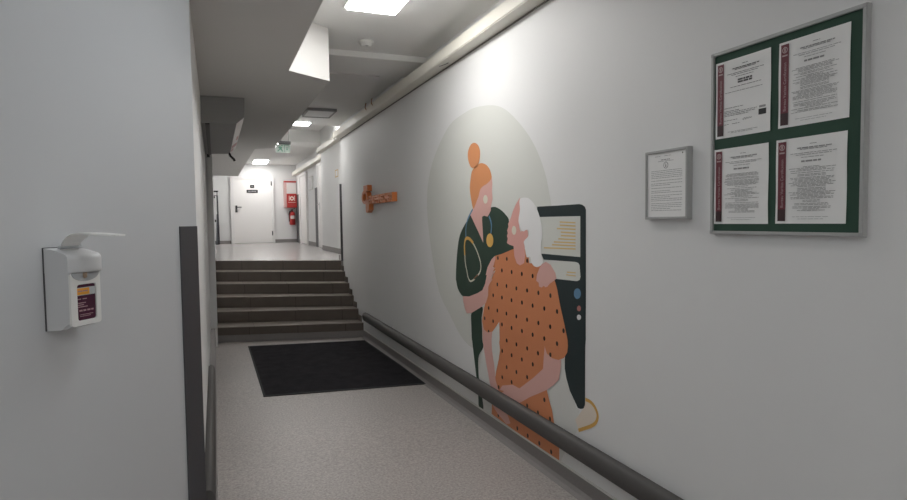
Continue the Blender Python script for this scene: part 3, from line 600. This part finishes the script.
def stroke(name, keys, m, layer, wid, parent, label=None):
    bm = NB()
    for k in keys:
        P = STROKES[k]; fine = []
        for i in range(len(P)-1):
            p0, p1, p2, p3 = P[max(i-1, 0)], P[i], P[i+1], P[min(i+2, len(P)-1)]
            for q in range(4):
                t = q/4; fine.append(Vector([.5*(2*p1[c]+(p2[c]-p0[c])*t+(2*p0[c]-5*p1[c]+4*p2[c]-p3[c])*t*t+(3*p1[c]-p0[c]-3*p2[c]+p3[c])*t**3) for c in (0, 1)]))
        fine.append(Vector(P[-1])); L = []
        for i, p in enumerate(fine):
            d = (fine[min(i+1, len(fine)-1)]-fine[max(i-1, 0)]).normalized(); nrm = Vector((-d.y, d.x))*wid/2
            L.append([bm.verts.new((mx(layer), *(p+nrm))), bm.verts.new((mx(layer), *(p-nrm)))])
        for a, b in zip(L, L[1:]): bm.faces.new((a[0], a[1], b[1], b[0]))
    for f in bm.faces:
        f.normal_update()
        if f.normal.x > 0: f.normal_flip()
    return obj(name, bm, MM[m], parent, label, fix=False)
# disc
R_ = [(-175, 1.02), (-145, .985), (-110, .96), (-74, .967), (-49, .99), (-29, 1.078), (4, 1.185), (24, 1.19), (50, 1.03), (72, .905), (93, .857), (116, .872), (139, .91), (155, .964), (169, 1.0)]
pts = smooth([(4.05+r*cos(rad(a)), 1.46+r*sin(rad(a))) for a, r in R_], 6)
MURAL['disc'] = pts
mural_part('painted_disc', ['disc'], 'disc', 0, mural, 'pale grey-green disc behind the figures')
mural_part('painted_cloth', ['pale_left'], 'palew', 1, mural, 'pale shape left of the dress')
mural_part('painted_cloth', ['pale_right'], 'palew', 1, mural, 'pale shape right of the dress')
tb = mural_part('painted_tablet', ['tablet'], 'dgreen', 2, mural, 'dark green device behind the woman')
for k in ('screen', 'panel'): mural_part('screen', [k], 'pale', 3, tb)
for i in range(11): mural_part('screen_line', ['line%d' % i], 'tan', 4, tb)
for k, c in (('dot_blue', 'blue'), ('dot_pink', 'pinkdot'), ('dot_white', 'white')): mural_part('button', [k], c, 3, tb)
hd = mural_part('painted_cuff', ['cuff_hand'], 'off', 2, mural, 'pale hand shape with a golden outline')
stroke('golden_line', ['golden'], 'gold', 3, .019, hd)
nu = mural_part('painted_nurse', ['scrubs', 'stripe'], 'green', 5, mural, 'nurse in dark green scrubs with ginger hair in a bun', sm=True)
mural_part('arm', ['nurse_arm'], 'pink', 9, nu)
mural_part('face', ['face'], 'pink', 6, nu)
mural_part('hair', ['hair', 'bun'], 'hair', 7, nu, sm=True)
mural_part('ear', ['ear'], 'cream', 8, nu)
stroke('stethoscope', ['blue1', 'blue2'], 'blue', 8, .017, nu)
stroke('stethoscope', ['gold1'], 'gold', 9, .024, nu)
stroke('stethoscope', ['cream1', 'cream2'], 'cream', 8, .013, nu)
stroke('stethoscope', ['brown'], 'brown', 9, .012, nu)
mural_part('medal', ['medal'], 'gold', 9, nu)
ow = mural_part('painted_woman', ['robe'], 'orange', 7, mural, 'older woman in an orange dress with black dots')
mural_part('face', ['old_face'], 'pinkd', 8, ow)
mural_part('hair', ['old_hair'], 'white', 9, ow, sm=True)
mural_part('ear', ['old_ear'], 'cream', 9, ow)
for k in ('left_arm', 'right_arm'): mural_part('arm', [k], 'pink', 9, ow)
mural_part('hand', ['hand'], 'pink', 10, ow)
bm = NB()
for y, z in DOTS: flat(bm, [(y+.0125*cos(2*PI*k/14), z+.014*sin(2*PI*k/14)) for k in range(14)], 8)
for f in bm.faces:
    f.normal_update()
    if f.normal.x > 0: f.normal_flip()
obj('dress_dots', bm, MM['ink'], ow, fix=False)

# ------------------------------------------------------------------ orange lettering further along the right wall
ORG = mat('orange_acrylic', (.64, .20, .055), .4); ORGD = mat('orange_acrylic_side', (.36, .10, .022), .4)
ol = thing('wall_sign', 'orange raised sign lettering on the right wall left of the mural', 'wall sign', (XW, 6.9, 1.6))
bm = NB(); XO = 1.752
bevbox(bm, XO, XW, 7.30, 7.52, 1.87, 1.945, .006)
ringprism(bm, [(7.47+.15*cos(2*PI*k/20), 1.80+.085*sin(2*PI*k/20)) for k in range(20)], [(7.47+.09*cos(2*PI*k/20), 1.80+.05*sin(2*PI*k/20)) for k in range(20)], 0, XO, XW)
prism(bm, [(7.42, 1.75), (7.22, 1.77), (7.24, 1.64), (7.33, 1.605), (7.40, 1.61)], 0, XO, XW)
obj('emblem', bm, ORG, ol)
y = 7.25
shapes = 'ABCADBACBAD'
for i, s in enumerate(shapes):
    w = .085; z0 = 1.708; z1 = 1.805; y1 = y-w; t = .022; bm = NB()
    box(bm, XO, XW, y-t, y, z0, z1)
    if s in 'AC': box(bm, XO, XW, y1, y-t, z1-t, z1); box(bm, XO, XW, y1, y-t, z0, z0+t)
    if s == 'A': box(bm, XO, XW, y1+.01, y-t, 1.745, 1.745+t)
    if s in 'BD': box(bm, XO, XW, y1, y1+t, z0, z1); box(bm, XO, XW, y1+t, y-t, 1.745, 1.745+t)
    if s == 'D': box(bm, XO, XW, y1+t, y-t, z1-t, z1)
    if s == 'C': box(bm, XO, XW, y1, y1+t, z0+t, z1-t)
    obj('letter', bm, ORG, ol); y = y1-.0105

# ------------------------------------------------------------------ cable trunking along the right wall
def trunk(label, x0, x1, y0, y1, z0, z1):
    t = thing('cable_trunking', label, 'cable trunking', (x1, (y0+y1)/2, z0))
    bm = NB(); box(bm, x0+.006, x1, y0, y1, z0, z1-.004); obj('channel', bm, CREAM, t)
    bm = NB(); bevbox(bm, x0, x0+.0062, y0, y1, z0+.006, z1, .002); obj('lid', bm, CREAM, t)
    bm = NB(); box(bm, x0-.002, x1, y1, y1+.012, z0-.002, z1+.002); obj('end_cap', bm, mat('trunking_end', (.25, .24, .22), .5), t)
    return t
tr = trunk('long cream cable trunking high along the mural wall', 1.70, XW, YB+.01, 9.24, 2.752, 2.842)
bm = NB(); box(bm, XW-.004, XW, YB+.01, 9.2, 2.742, 2.752); obj('shadow_line', bm, mat('trunking_shadow', (.2, .19, .18), .7), tr)  # dark strip painted as the shadow line below the trunking
WIRE = mat('orange_wire', (.35, .16, .06), .5)
for y in (6.75, 7.05):
    bm = NB(); tube(bm, [(1.705, y, 2.80), (1.69, y+.02, 2.83), (1.688, y-.01, 2.87), (1.70, y+.02, 2.885)], .006, 6); obj('wire', bm, WIRE, tr)
bm = NB(); tube(bm, [(1.74, 4.68, 2.751), (1.735, 4.62, 2.742), (1.75, 4.57, 2.742), (1.77, 4.55, 2.751)], .003, 6); obj('wire', bm, mat('grey_wire', (.2, .19, .18), .5), tr)
trunk('cream cable trunking on the set-back landing wall at the top of the stairs', 2.06, 2.15, 9.22, 13.09, 2.96, 3.06)
trunk('cream cable trunking high on the far right landing wall', 2.17, 2.30, 13.11, 18.5, 2.87, 2.97)

# ------------------------------------------------------------------ ceiling things
LITM = lambda n, s, c=(1, .985, .965): mat('lit_diffuser_'+n, (.9, .9, .88), .5, emit=c, estr=s)
def panel_lamp(label, x0, x1, y0, y1, zc, m, th=.012, frame=.02, group=None, fm=None, drop=.012):
    t = thing('ceiling_lamp', label, 'ceiling lamp', ((x0+x1)/2, (y0+y1)/2, zc), group)
    bm = NB(); A = [(x0-frame, y0-frame), (x1+frame, y0-frame), (x1+frame, y1+frame), (x0-frame, y1+frame)]
    ringprism(bm, A, [(x0, y0), (x1, y0), (x1, y1), (x0, y1)], 2, zc-th, zc); obj('frame', bm, fm or WHITEP, t)
    boxo('diffuser', m, t, x0+.0005, x1-.0005, y0+.0005, y1-.0005, zc-th-drop, zc-.002, .002)
    return t
panel_lamp('large lit ceiling panel at the top of the view before the smoke detector', .878, 1.216, 3.50, 4.15, ZC, LITM('near', P_NEAR), .012)
panel_lamp('lit ceiling panel beyond the beam, cut by the soffit edge', .87, 1.345, 9.05, 9.3, ZC, LITM('mid', P_MID), .012)
panel_lamp('lit ceiling panel near the far door', 1.06, 1.42, 17.2, 18.2, ZC2, LITM('far', P_FAR))
panel_lamp('lit ceiling panel over the landing, hidden above the stairs', 1.86, 2.08, 9.95, 11.2, ZC3, LITM('landing', P_LAND))
panel_lamp('lit ceiling panel over the middle of the landing', 1.2, 1.55, 13.4, 14.0, ZC2, LITM('hall', P_HALL))
panel_lamp('unlit grey ceiling lamp fixture beyond the beam', 1.165, 1.50, 7.95, 8.45, ZC, mat('unlit_diffuser', (.66, .66, .65), .4), th=.035, drop=-.006, fm=mat('grey_lamp_frame', (.30, .30, .30), .5))
panel_lamp('unseen fill panel added on the ceiling behind the viewer', .885, 1.225, -1.5, -.32, ZC, LITM('rear', P_REAR_FILL), .012)  # lamp added out of view to fill the near corridor with light
panel_lamp('cool lit panel under the soffit above the viewer', .12, .38, 1.35, 2.45, 2.565, LITM('side', P_SIDE, (.93, .97, 1.0)), .012)
sd = tag(None or (lambda: (lambda bm: (lathe(bm, [(0, -.045), (.03, -.045), (.042, -.038), (.046, -.022), (.060, -.018), (.060, 0), (0, 0)], 28, Matrix.Translation((1.187, 4.89, ZC))), obj('smoke_detector', bm, WHITEP))[1])(NB()))(), 'round white smoke detector on the ceiling beside the beam', 'smoke detector')
bm = NB(); lathe(bm, [(0, -.048), (.012, -.047), (.014, -.044), (0, -.044)], 16, Matrix.Translation((1.187, 4.86, ZC))); obj('sensor_cap', bm, GREYP, sd)

panel_lamp('unseen fill panel added under the soffit far behind the viewer', -1.3, -.8, -1.6, -.6, 2.565, LITM('back', P_BACK_FILL, (.96, .98, 1.0)), .012)  # lamp added out of view to brighten the right wall
# hanging exit sign
ex = thing('exit_sign', 'pale green emergency exit sign hanging from the landing ceiling', 'exit sign', (1.16, 11, 2.71))
EXG = mat('exit_green', (.10, .24, .17), .4); EXW = mat('exit_pale', (.40, .45, .42), .4)
boxo('housing', mat('dark_housing', (.06, .06, .065), .5), ex, 1.075, 1.285, 10.96, 11.04, 2.862, 2.915, .005)
ep = boxo('panel', EXW, ex, 1.03, 1.275, 10.99, 11.01, 2.714, 2.862, .002)
bm = NB(); yy = 10.988
prism(bm, [(1.05, 2.735), (1.075, 2.735), (1.10, 2.77), (1.12, 2.76), (1.135, 2.735), (1.15, 2.735), (1.13, 2.79), (1.14, 2.81), (1.10, 2.825), (1.07, 2.80), (1.08, 2.79), (1.095, 2.80), (1.085, 2.775)], 1, yy, yy+.002)
cyl(bm, (1.135, yy, 2.838), (1.135, yy+.002, 2.838), .012, 12)
box(bm, 1.175, 1.183, yy, yy+.002, 2.725, 2.85); box(bm, 1.25, 1.258, yy, yy+.002, 2.725, 2.85); box(bm, 1.183, 1.25, yy, yy+.002, 2.842, 2.85)
prism(bm, [(1.20, 2.78), (1.22, 2.75), (1.24, 2.78), (1.227, 2.78), (1.227, 2.82), (1.213, 2.82), (1.213, 2.78)], 1, yy, yy+.002)
obj('pictogram', bm, EXG, ep)
bm = NB(); cyl(bm, (1.12, 11, 2.91), (1.12, 11, ZC3), .006, 8); cyl(bm, (1.25, 11, 2.91), (1.25, 11, ZC3), .006, 8); obj('suspension', bm, GREYP, ex)

# boxed unit hung under the soffit at the left wall
un = thing('ceiling_unit', 'grey boxed ventilation unit hung under the soffit at the left wall', 'ventilation unit', (.1, 6.7, 2.335))
UM = mat('unit_casing', (.27, .27, .265), .55)
bm = NB(); prism(bm, [(XL, 2.562), (.268, 2.562), (.264, 2.405), (.196, 2.347), (XL, 2.336)], 1, 5.5, 7.95); obj('casing', bm, UM, un)
bm = NB()
def ch(t, y, off=.003):   # point on the slanted face
    return (.264+(.196-.264)*t+off*.65, y, 2.405+(2.347-2.405)*t-off*.76)
v = [bm.verts.new(ch(*p)) for p in ((.04, 5.53), (.96, 5.53), (.96, 7.9), (.04, 7.9))]; bm.faces.new(v)
sp = obj('slanted_panel', bm, mat('unit_panel', (.72, .70, .67), .3), un, 'pale slanted side panel with red print', fix=False)
bm = NB()
for a, b, y0, y1 in ((.1, .9, 7.15, 7.45), (.15, .45, 6.6, 6.9), (.5, .9, 7.55, 7.75)):
    bm.faces.new([bm.verts.new(ch(t, y, .0045)) for t, y in ((a, y0), (b, y0), (b, y1), (a, y1))])
obj('red_print', bm, mat('faded_red', (.58, .36, .34), .5), sp, fix=False)
bm = NB(); box(bm, -.048, -.014, 5.505, 7.95, 2.329, 2.342); obj('dark_slot', bm, DARK, un)
bm = NB(); box(bm, .185, .20, 7.80, 7.94, 2.315, 2.345); tube(bm, [(.195, 7.86, 2.34), (.205, 7.86, 2.31), (.23, 7.86, 2.285), (.245, 7.86, 2.27), (.25, 7.86, 2.25)], .014, 8); obj('latch', bm, DARK, un)

# ------------------------------------------------------------------ things at the far end
RED = mat('fire_red', (.42, .025, .022), .4); FW = mat('cabinet_white', (.66, .62, .60), .45)
fc = thing('fire_hose_cabinet', 'red and white fire hose cabinet on the far wall above the extinguisher', 'fire cabinet', (2.1, 18.6, 1.92))
boxo('body', mat('cabinet_pale_red', (.55, .36, .34), .5), fc, 1.925, 2.285, 18.42, 18.6, 1.925, 2.715, .006)
boxo('upper_door', FW, fc, 2.0, 2.28, 18.40, 18.42, 2.345, 2.66, .004)
boxo('red_top', RED, fc, 1.93, 2.283, 18.402, 18.42, 2.67, 2.712, .003)
ld = boxo('lower_door', RED, fc, 2.0, 2.283, 18.40, 18.42, 1.93, 2.335, .004)
bm = NB(); box(bm, 2.04, 2.25, 18.397, 18.40, 2.08, 2.09); ringprism(bm, [(2.145+.062*cos(2*PI*k/20), 2.20+.062*sin(2*PI*k/20)) for k in range(20)], [(2.145+.030*cos(2*PI*k/20), 2.20+.030*sin(2*PI*k/20)) for k in range(20)], 1, 18.397, 18.40)
box(bm, 2.06, 2.075, 18.397, 18.40, 2.13, 2.28); box(bm, 2.215, 2.23, 18.397, 18.40, 2.13, 2.28)
obj('hose_symbol', bm, mat('symbol_white', (.75, .68, .62), .5), ld)
fe = thing('fire_extinguisher', 'red fire extinguisher hanging on the far wall below the red cabinet', 'fire extinguisher', (2.155, 18.5, 1.42))
bm = NB(); lathe(bm, [(0, 0), (.07, 0), (.085, .015), (.085, .33), (.07, .37), (.03, .395), (.025, .41), (0, .41)], 24, Matrix.Translation((2.155, 18.5, 1.42))); obj('tank', bm, RED, fe)
bm = NB(); box(bm, 2.135, 2.175, 18.48, 18.52, 1.82, 1.86); prism(bm, [(2.13, 1.86), (2.24, 1.90), (2.24, 1.915), (2.13, 1.885)], 1, 18.485, 18.515); obj('valve', bm, DARK, fe)
bm = NB(); tube(bm, [(2.14, 18.48, 1.84), (2.08, 18.46, 1.82), (2.055, 18.45, 1.74), (2.06, 18.45, 1.6), (2.062, 18.45, 1.52)], .013, 8); obj('hose', bm, DARK, fe)
bm = NB()
prism(bm, [(2.155+.0865*cos(rad(a)), 18.5+.0865*sin(rad(a))) for a in range(-130, -49, 10)]+[(2.155+.0845*cos(rad(a)), 18.5+.0845*sin(rad(a))) for a in range(-50, -131, -10)], 2, 1.60, 1.70); obj('label_band', bm, FW, fe)
boxo('bracket', DARK, fe, 2.12, 2.19, 18.58, 18.6, 1.55, 1.75)
# door plates
PL = mat('black_plate', (.012, .013, .014), .4); PT = mat('plate_lettering', (.45, .46, .46), .5)
p = tag(boxo('door_plate', PL, None, .99, 1.105, 18.54, 18.55, 2.508, 2.597, .002), 'small black number plate high on the far white door', 'door plate')
bm = NB(); box(bm, 1.022, 1.044, 18.538, 18.54, 2.54, 2.568); box(bm, 1.052, 1.074, 18.538, 18.54, 2.54, 2.568); obj('number', bm, PT, p)
p = tag(boxo('door_plate', PL, None, .89, 1.20, 18.54, 18.55, 2.365, 2.452, .002), 'wide black name plate below the number on the far white door', 'door plate')
bm = NB(); q = .925
for w in (.03, .045, .035, .05, .03, .04): box(bm, q, q+w-.008, 18.538, 18.54, 2.398, 2.422); q += w+.002
obj('lettering', bm, PT, p)
# folded stand leaning in the far left corner
fs = thing('folded_stand', 'dark folded stand leaning by the left wall near the far door', 'stand', (.06, 18.2, ZL))
DKB = mat('stand_dark', (.045, .047, .055), .5)
bm = NB(); tube(bm, [(.105, 18.25, ZL), (.098, 18.3, 1.6), (.09, 18.35, 2.28)], .022, 8); obj('pole', bm, DKB, fs)
bm = NB(); prism(bm, [(.025, ZL), (.075, ZL), (.085, 1.72), (.06, 1.76)], 1, 18.18, 18.21); obj('folded_leg', bm, mat('stand_grey', (.09, .095, .11), .5), fs)
bm = NB(); bevbox(bm, .01, .045, 18.14, 18.19, 1.53, 1.60, .01); obj('knob', bm, DARK, fs)
bm = NB(); box(bm, .0, .12, 18.3, 18.34, 2.37, 2.41); cyl(bm, (.09, 18.34, 2.28), (.09, 18.34, 2.40), .01, 8); box(bm, .0, .03, 18.3, 18.34, 2.20, 2.26); box(bm, .0, .09, 18.31, 18.33, 2.265, 2.28); obj('crossbar', bm, DARK, fs)
bm = NB(); bevbox(bm, .01, .09, 18.12, 18.3, ZL, ZL+.025, .005); obj('foot', bm, DARK, fs)
# notice on the far right landing wall, sticker on the landing door
wn = tag(boxo('wall_notice', mat('notice_frame', (.60, .60, .58), .5), None, 2.272, 2.3, 15.28, 15.82, 2.30, 2.64, .004), 'small white notice on the far right landing wall', 'notice')
boxo('sheet', PAPER, wn, 2.269, 2.272, 15.31, 15.79, 2.325, 2.615)
bm = NB()
ringprism(bm, [(11.22, 2.33), (11.52, 2.33), (11.52, 2.47), (11.22, 2.47)], [(11.26, 2.35), (11.48, 2.35), (11.48, 2.45), (11.26, 2.45)], 0, 2.1485, 2.15)
stk = tag(obj('wall_sticker', bm, mat('sticker_ochre', (.60, .42, .18), .5)), 'small yellow bordered sticker on the set-back landing wall', 'sticker')
boxo('sticker_face', PAPER, stk, 2.149, 2.15, 11.262, 11.478, 2.352, 2.448)

# ------------------------------------------------------------------ world, camera, colour
w = bpy.data.worlds.new('World'); SC.world = w; w.use_nodes = True
w.node_tree.nodes['Background'].inputs['Color'].default_value = (.5, .52, .55, 1); w.node_tree.nodes['Background'].inputs['Strength'].default_value = .05
cam = bpy.data.cameras.new('Camera'); co = bpy.data.objects.new('Camera', cam); COL.objects.link(co)
cam.sensor_width = 36; cam.sensor_fit = 'HORIZONTAL'; cam.lens = 605/907*36; cam.clip_start = .05; cam.clip_end = 100
yaw, pitch, roll = rad(21.5), rad(2.8255), rad(.7266)
F = Vector((sin(yaw)*cos(pitch), cos(yaw)*cos(pitch), -sin(pitch))); r = Vector((cos(yaw), -sin(yaw), 0)); d = -(r.cross(F))
R, D = cos(roll)*r+sin(roll)*d, -sin(roll)*r+cos(roll)*d
co.matrix_world = Matrix(((R.x, -D.x, -F.x, 0), (R.y, -D.y, -F.y, 0), (R.z, -D.z, -F.z, 1.5), (0, 0, 0, 1)))
SC.camera = co
SC.view_settings.view_transform = 'Standard'; SC.view_settings.look = 'None'; SC.view_settings.exposure = EXPO; SC.view_settings.gamma = 1; SC.view_settings.use_curve_mapping = False
SC.cycles.max_bounces = 12; SC.cycles.diffuse_bounces = 8; SC.cycles.use_denoising = True
